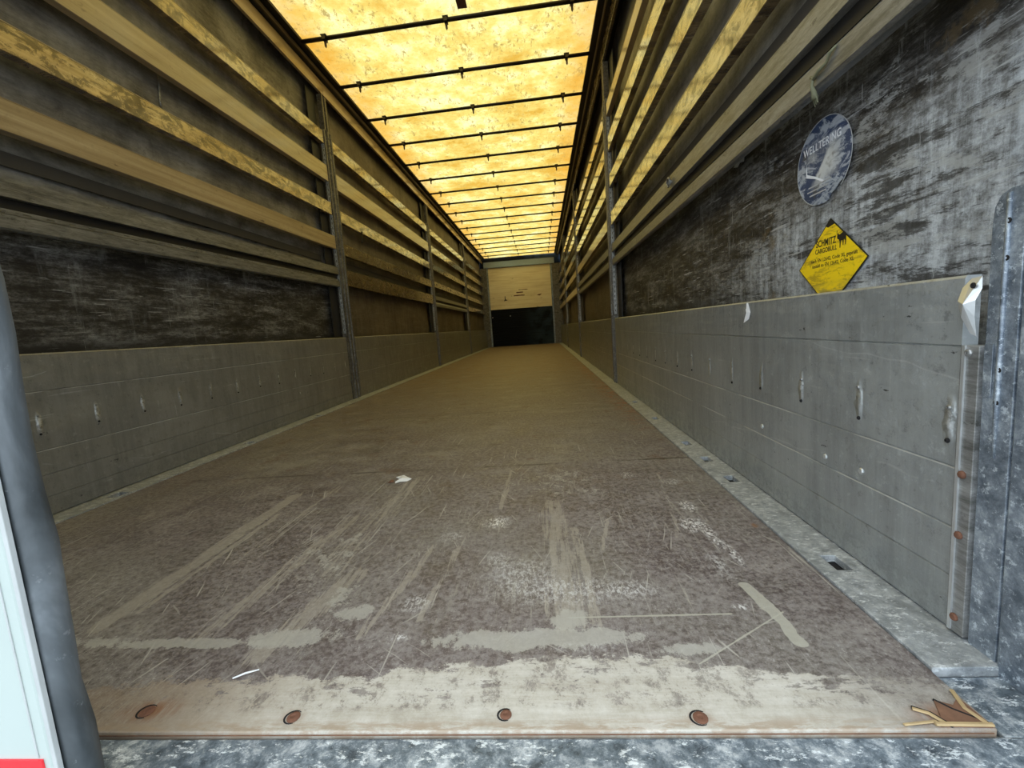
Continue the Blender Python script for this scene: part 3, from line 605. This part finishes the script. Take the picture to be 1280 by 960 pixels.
ROW = ['topmost', 'second from top', 'third from top', 'fourth from top', 'lowest']
for (s, b), rows in SL.items():
    y0, y1 = bay_range(b); side = 'left' if s < 0 else 'right'
    for i, ((z0, z1), dz, mk) in enumerate(rows):
        t = thing('wall_slat', f'{LOOK[mk]}, {ROW[i]} row of the {side} wall, {BAY[b]} from the doors', 'slat', (s*(W+.012), y0, z0), 'horizontal slats on the side walls')
        prof = [(W+.038, z0), (W+.002, z0), (W, z0+.002), (W, z1-.002), (W+.002, z1), (W+.038, z1)]
        MB().along_y([(s*x, z) for x, z in prof], y0, y1+.004, dz, 2).build('board', M[mk], t)
        MB().along_y([(s*(W-.001), z1-.001), (s*(W+.02), z1+.0015), (s*(W+.02), z1+.003), (s*(W-.001), z1+.002)], y0, y1, dz).build('edge_bead', M['post'] if mk == 'slat_dark' else M['slat'], t)
    # long board directly under the roof rail
    t = thing('top_board', f'golden brown board under the roof rail, {side} wall, {BAY[b]} from the doors', 'board', (s*(W), y0, 2.75), 'boards under the roof rails')
    MB().box(s*(W-.008), s*(W+.014), (.14 if b == 0 else b*SP+.003), (b+1)*SP-.003 if b < 3 else L-.03, 2.75, 2.862).build('board', M['slat'] if s < 0 else M['slat_dark'], t, bevel=.002)
def crail(s, b, near=0.):
    y0, y1 = bay_range(b); side = 'left' if s < 0 else 'right'
    t = thing('aluminium_rail', f'grooved grey double rail low on the {side} wall, {BAY[b]} from the doors', 'rail', (s*W, y0, 1.06), 'grooved double rails on the side walls')
    d = near
    MB().along_y([(s*x, z-d) for x, z in ((W, 1.170), (W, 1.196), (W+.0025, 1.198), (W+.0025, 1.236), (W+.026, 1.236), (W+.026, 1.170))], y0, y1, d).build('upper_flange', M['steel'], t)
    MB().along_y([(s*x, z-d) for x, z in ((W+.022, 1.131), (W+.022, 1.1695), (W+.026, 1.1695), (W+.026, 1.131))], y0, y1, d).build('web', M['black'], t)
    MB().along_y([(s*x, z-d) for x, z in ((W+.024, 1.130), (W+.008, 1.111), (W, 1.108), (W, 1.062), (W+.008, 1.056), (W+.026, 1.056), (W+.026, 1.130))], y0, y1, d).build('lower_flange', M['steel'], t)
    if s < 0 and b == 0:
        yy = [y0+.4]
        for i in range(35): yy += [y0+.5+.078*i, y0+.528+.078*i]
        yy.append(y0+3.24)
        plate([0, .005, .011, .016], yy, lambda i, j: not (i == 1 and j % 2 == 1), lambda a, b, dd: (s*(W+.004+dd), b, 1.1125-d+d*(b-y0)/(y1-y0)+a), .0012).build('slotted_strip', M['steel'], t)
    return t
crail(-1, 0, .04); crail(1, 0, 0); crail(1, 1); crail(-1, 2)

# ================================================================ ROOF BOWS
def bow(y, label, src=None):
    t = thing('roof_bow', label, 'roof bow', (0, y, H-.03), 'thin dark bows under the roof sheet')
    ang = .042; ends = [(-1.150, y+1.15*.037, H-.023), (0, y, H-.021), (1.150, y-1.15*.037, H-.023)]
    MB().tube(ends, .021, 10, .62).build('tube', M['bow'], t, smooth=True)
    for x in (-.96, .007, .95):
        yy = y - x*.037
        c = MB().box(x-.022, x+.022, yy-.030, yy+.030, H-.010, H-.006).box(x-.013, x+.013, yy-.026, yy+.026, H-.040, H-.034)
        c.box(x-.013, x+.013, yy-.027, yy-.024, H-.040, H-.006).box(x-.013, x+.013, yy+.024, yy+.027, H-.040, H-.006)
        c.build('clip', M['bow'], t)
        MB().prism([(x-.009, yy+.002, H-.038), (x+.009, yy+.002, H-.038), (x+.010, yy, H-.078), (x+.002, yy, H-.092), (x-.007, yy, H-.078)], (0, .006, 0)).build('clip_tongue', M['brown'], t)
    return t
n = 0
ys = [BY0+BS*i for i in range(-4, 18) if BY0+BS*i < L-.15]
for i, y in enumerate(ys):
    if i < 4: lab = f'thin dark roof bow overhead behind the visible ones, {ORD[i]} from the doorway header'
    else: lab = f'thin dark bow with hanging clips across the yellow roof, {ORD[i-4]} nearest of those in view'
    bow(y, lab)

# ================================================================ REAR PILLAR AND DOOR
rp = thing('rear_pillar', 'mottled galvanised corner pillar at the right edge by the doorway', 'pillar', (1.30, .02, -.03))
MB().box(1.238, 1.36, -.12, .1045, -.029, 2.79).build('pillar_body', M['galv'], rp, bevel=.003)
MB().box(1.250, 1.30, .1055, .124, .66, 2.79).build('pillar_flange', M['galv'], rp, bevel=.002)
pr = [(.1085, .004), (.152, .004), (.1525, .3), (.1535, .66), (.151, .685), (.143, .700), (.130, .706), (.1085, .706)]
MB().prism([(1.240, a, z) for a, z in pr], (.007, 0, 0)).build('bracket_plate', M['galv'], rp, bevel=.001)
MB().tube([(1.2395, .130, z) for z in (.32, .4, .5, .6, .70)], [.0015, .0035, .0035, .0035, .003], 8).build('ridge', M['galv'], rp, smooth=True)['label'] = 'raised pale ridge'
MB().box(1.238, 1.2395, .139, .152, .41, .49).build('hinge_tab', M['galv'], rp, bevel=.0006)
for z, yy in ((.662, .128), (.611, .128), (.452, .129), (.404, .1295)):
    MB().dome((1.2375, yy, z), (-1, 0, 0), .0042, .0008, 10, .8).build('bolt_hole', M['dark'], rp)
MB().box(1.150, 1.238, -.002, .098, -.0185, -.010).build('foot_plate', M['galv_sill'], rp, bevel=.002)

dr = thing('door_1', 'white left rear door with thick dark rubber edge seal', 'door', (-.6, -.12, -.1)); dr['kind'] = 'structure'
MB().box(-1.32, -.010, -.140, -.101, -.12, 2.86).build('door_leaf', M['white'], dr, bevel=.003)
MB().along_y([(-.0095, -.12), (-.004, -.12), (-.004, 2.86), (-.0095, 2.86)], -.1405, -.1345).build('edge_trim', M['grey'], dr, bevel=.0008)
sp_ = [(-.0095, -.133), (.001, -.132), (.006, -.124), (.007, -.112), (.004, -.102), (-.001, -.098), (-.0095, -.098)]
mb = MB(); k = len(sp_); nz = 50; st = []
for j in range(nz+1):
    z = -.12+2.98*j/nz; st.append(len(mb.v)); wv = .0018*math.sin(z*23)+.0012*math.sin(z*51+1)
    mb.v += [(x + (wv if x > -.005 else 0), y + (wv*.7 if y > -.11 and x > -.005 else 0), z) for x, y in sp_]
for a, b in zip(st, st[1:]):
    for i in range(k): j = (i+1) % k; mb.f.append((a+i, a+j, b+j, b+i))
mb.f.append(tuple(st[-1]+i for i in range(k)))
mb.build('rubber_seal', M['rubber'], dr, smooth=True)['label'] = 'thick scuffed dark rubber seal'
MB().box(-.30, -.020, -.1425, -.1402, .04, .108).build('reflective_strip', M['red'], dr)['label'] = 'red reflective strip'
MB().box(-.0265, -.0245, -.1412, -.1402, .11, 2.8).build('panel_seam', M['grey'], dr)

# ================================================================ STICKERS
def text_obj(body, size, parent, y, z, x, mat, bold=0., name='lettering', rot=0., sx=1.):
    cu = bpy.data.curves.new('lettering', 'FONT'); cu.body = body; cu.size = size; cu.extrude = .0002; cu.offset = bold; cu.align_x = 'CENTER'; cu.align_y = 'CENTER'; cu.space_character = 1.07
    tmp = bpy.data.objects.new('tmp', cu); COL.objects.link(tmp)
    dg = bpy.context.evaluated_depsgraph_get(); me = bpy.data.meshes.new_from_object(tmp.evaluated_get(dg))
    bpy.data.objects.remove(tmp); bpy.data.curves.remove(cu)
    o = parent['_org']; ca, sa = math.cos(rot), math.sin(rot)
    for v in me.vertices:
        u, w_ = v.co.x*sx, v.co.y; u, w_ = u*ca-w_*sa, u*sa+w_*ca
        v.co = Vector((x-o[0]-v.co.z, y-o[1]-u, z-o[2]+w_))
    me.materials.clear(); me.materials.append(mat)
    ob = bpy.data.objects.new(name, me); COL.objects.link(ob); ob.parent = parent; return ob
xs = XT-.0042
cy, cz, hy, hz = .656, .668, .136, .114
dg_ = thing('diamond_sticker', 'yellow diamond sticker with black lettering and a bull emblem on the right wall', 'sticker', (xs, cy, cz))
def dia(k, x, t_): return MB().prism([(x, cy-hy*k, cz), (x, cy, cz+hz*k), (x, cy+hy*k, cz), (x, cy, cz-hz*k)], (t_, 0, 0))
dia(1, xs, .0006).build('border', M['ink'], dg_)['label'] = 'thin black border'
dia(.965, xs-.0006, .0006).build('face', M['yellow'], dg_)
MB().prism([(xs-.0010, cy-.019, cz+hz-.0165), (xs-.0010, cy, cz+hz-.001), (xs-.0010, cy+.019, cz+hz-.0165), (xs-.001, cy+.008, cz+hz-.022)], (.0003, 0, 0)).build('black_tip', M['ink'], dg_)
text_obj('SCHMITZ', .0240, dg_, .673, .7250, xs-.0008, M['ink'], .0005, sx=.76)
text_obj('CARGOBULL', .0170, dg_, .673, .7060, xs-.0008, M['ink'], .0003, sx=.84)
text_obj('nach EN 12642, Code XL geprüft', .0128, dg_, .645, .6835, xs-.0008, M['ink'], 0.0001, sx=.96)
text_obj('tested to EN 12642, Code XL', .0128, dg_, .648, .6695, xs-.0008, M['ink'], 0.0001, sx=.96)
def shape_yz(pts, cy, cz, sc_, x, t_): return MB().prism([(x, cy-u*sc_, cz+v*sc_) for u, v in pts], (t_, 0, 0))
bull = [(-1.0, .55), (-.75, .95), (-.55, .72), (-.15, .80), (.35, 1.0), (.85, .85), (1.0, .4), (1.0, -.5), (.95, -.95), (.80, -.95), (.78, -.35), (.60, -.10), (.50, -.25), (.42, -.95), (.27, -.95), (.22, -.2), (-.15, -.25), (-.25, -1.25), (-.40, -1.2), (-.42, -.3), (-.62, .05), (-.85, .10), (-1.0, .3)]
shape_yz(bull, .612, .7225, .0165, xs-.0010, .0003).build('bull_emblem', M['ink'], dg_)
MB().tube([(xs-.0008, .6275, .734), (xs-.0008, .630, .740), (xs-.0008, .628, .745)], .0006, 5).build('bull_horn', M['ink'], dg_)

oy, oz = .692, .930
ov = thing('round_sticker', 'scratched round blue and silver sticker above the yellow diamond, right wall', 'sticker', (xs, oy, oz))
pts = []
for i in range(72):
    a = 2*math.pi*i/72; r = .104
    if 5.0 < a < 5.5: r -= .004*abs(math.sin((a-5.0)*12)) + .006
    pts.append((math.cos(a)*r*1.06, math.sin(a)*r))
shape_yz(pts, oy, oz, 1., xs, .0006).build('face', M['oval'], ov)
mb = MB(); rim = []
for i in range(61):
    a = -.85+i*5.3/60 if True else 0
    rim.append(a)
outer = [(math.cos(a)*.1115, math.sin(a)*.105) for a in rim]; inner = [(math.cos(a)*.1095, math.sin(a)*.103) for a in rim[::-1]]
n0 = len(rim)
for x in (xs-.0008, xs-.0004): mb.v += [(x, oy-u, oz+v) for u, v in outer] + [(x, oy-u, oz+v) for u, v in inner[::-1]]
for i in range(n0-1):
    a, b, c, d = i, i+1, n0+i+1, n0+i; q = 2*n0
    mb.f += [(a, b, c, d), (a+q, d+q, c+q, b+q), (a, a+q, b+q, b), (d, c, c+q, d+q)]
mb.build('rim', M['film'], ov)['label'] = 'pale silver rim line'
text_obj('WELLTERING', .0265, ov, .697, .974, xs-.0008, M['paper'], .0002, sx=.92)
for z, a, b in ((.878, .655, .75), (.867, .665, .755), (.856, .675, .745)):
    MB().box(xs-.0009, xs-.0005, a, b, z, z+.0035).build('stripe', M['film'], ov)
MB().prism([(xs-.0009, .762, .918), (xs-.0009, .760, .910), (xs-.0009, .72, .896), (xs-.0009, .683, .876), (xs-.0009, .680, .880), (xs-.0009, .72, .902), (xs-.0009, .757, .918), (xs-.0009, .761, .945)], (.0004, 0, 0)).build('zigzag_mark', M['paper'], ov)

# ================================================================ SMALL THINGS
def crumple(name, pts, h, mat, label, cat, axis='z', thick=.0006):
    """irregular sheet scrap: polygon fan with folded height, given real thickness"""
    n = len(pts); c = [sum(p[i] for p in pts)/n for i in range(3)]; mb = MB()
    off = {'z': (0, 0, 1), '-x': (-1, 0, 0), '+x': (1, 0, 0)}[axis]
    top = [tuple(p[i]+off[i]*(h*(.35 if k % 2 else .1)) for i in range(3)) for k, p in enumerate(pts)]
    cc = tuple(c[i]+off[i]*h for i in range(3)); bot = [tuple(q[i]-off[i]*thick for i in range(3)) for q in top]
    a = len(mb.v); mb.v += top + [cc] + bot + [tuple(cc[i]-off[i]*thick for i in range(3))]
    for k in range(n):
        j = (k+1) % n; mb.f += [(a+k, a+j, a+n), (a+n+1+j, a+n+1+k, a+2*n+1), (a+k, a+n+1+k, a+n+1+j, a+j)]
    org = (c[0], c[1], min(p[2] for p in pts)); return tag(mb.build(name, mat, org=org), label, cat)
crumple('paper_scrap', [(x, y, .0012) for x, y in ((-.040, 1.135), (-.012, 1.150), (.005, 1.135), (.036, 1.098), (.024, 1.078), (-.002, 1.070), (-.018, 1.060), (-.022, 1.075), (-.010, 1.10))], .008, M['paper'], 'small white crumpled scrap of paper on the middle of the floor', 'paper')
crumple('wood_chip', [(x, y, .001) for x, y in ((-.046, 1.085), (-.034, 1.095), (-.028, 1.078), (-.036, 1.062), (-.050, 1.068))], .010, M['splinter_red'], 'small brown chip beside the white paper scrap on the floor', 'chip')
tag(MB().tube([(.020, .098, .0035), (.036, .108, .0045), (.055, .117, .0035)], [.0012, .0016, .0010], 6).build('plastic_sliver', M['paper'], org=(.036, .108, .002)), 'thin white sliver lying on the worn rear edge of the floor', 'sliver')
crumple('torn_label', [(W-.0015, y, z) for y, z in ((.914, .590), (.922, .590), (.920, .578), (.928, .570), (.912, .555), (.930, .545), (.945, .528), (.925, .533), (.908, .540), (.895, .560), (.905, .575))], .0035, M['paper'], 'torn white paper label hanging on the top edge of the right dropside panel', 'label', '-x')
crumple('torn_tape', [(xs-.0008, y, z) for y, z in ((1.15, 1.122), (1.19, 1.112), (1.215, 1.092), (1.18, 1.082), (1.165, 1.092), (1.13, 1.085), (1.128, 1.105))], .004, M['film'], 'crumpled clear tape stuck on the dark right curtain under the double rail', 'tape', '-x')
t = thing('knotted_cord', 'frayed greenish cord wrapped around the lower rail on the right wall, tail hanging', 'cord', (W-.01, .56, 1.05))
MB().tube([(W-.002, .505, 1.106), (W-.006, .52, 1.100), (W-.004, .535, 1.088), (W-.007, .555, 1.084), (W-.005, .578, 1.078), (W-.003, .592, 1.088)], [.002, .004, .003, .0045, .004, .003], 8).build('wrap', M['cord'], t, smooth=True)
MB().tube([(W-.005, .578, 1.082), (W-.006, .583, 1.066), (W+.000, .585, 1.052), (W+.004, .588, 1.038)], [.004, .0035, .006, .009], 8, .6).build('tail', M['cord'], t, smooth=True)
for i in range(5):
    MB().tube([(W+.004, .581+.0035*i, 1.040), (W+.005+.002*i, .577+.006*i, 1.026+.003*(i % 2))], [.0014, .0006], 5).build('strand', M['cord'], t)
t = thing('ring_bolt', 'small ring knob on the double rail of the right wall', 'ring', (W, 1.713, 1.20))
ring = [(W-.010, 1.713+.020*math.cos(a), 1.203+.020*math.sin(a)) for a in [i*math.pi/8 for i in range(17)]]
MB().tube(ring, .005, 8).build('ring', M['steel'], t, smooth=True); MB().dome((W+.0, 1.713, 1.203), (-1, 0, 0), .011, .010, 10, .3).build('bolt', M['bolt'], t)
tag(MB().tube([(-XT+.010, 1.80, 2.0), (-XT+.013, 1.795, 1.93), (-XT+.011, 1.788, 1.87), (-XT+.018, 1.78, 1.83)], [.004, .007, .006, .004], 8, .5).build('curtain_strap', M['steel'], org=(-XT+.012, 1.79, 1.83), smooth=True), 'short pale strap hanging between second and third slats, nearest left bay', 'strap')
tag(MB().tube([(-W+.004, 4.16, 1.69), (-W+.006, 4.15, 1.64), (-W+.004, 4.135, 1.60), (-W+.005, 4.125, 1.565)], [.006, .004, .005, .009], 8, .6).build('hanging_strap', M['black'], org=(-W+.004, 4.14, 1.565), smooth=True), 'dark strap end hanging from the third slat of the second left bay', 'strap')
for o in bpy.data.objects:
    if '_org' in o: del o['_org']
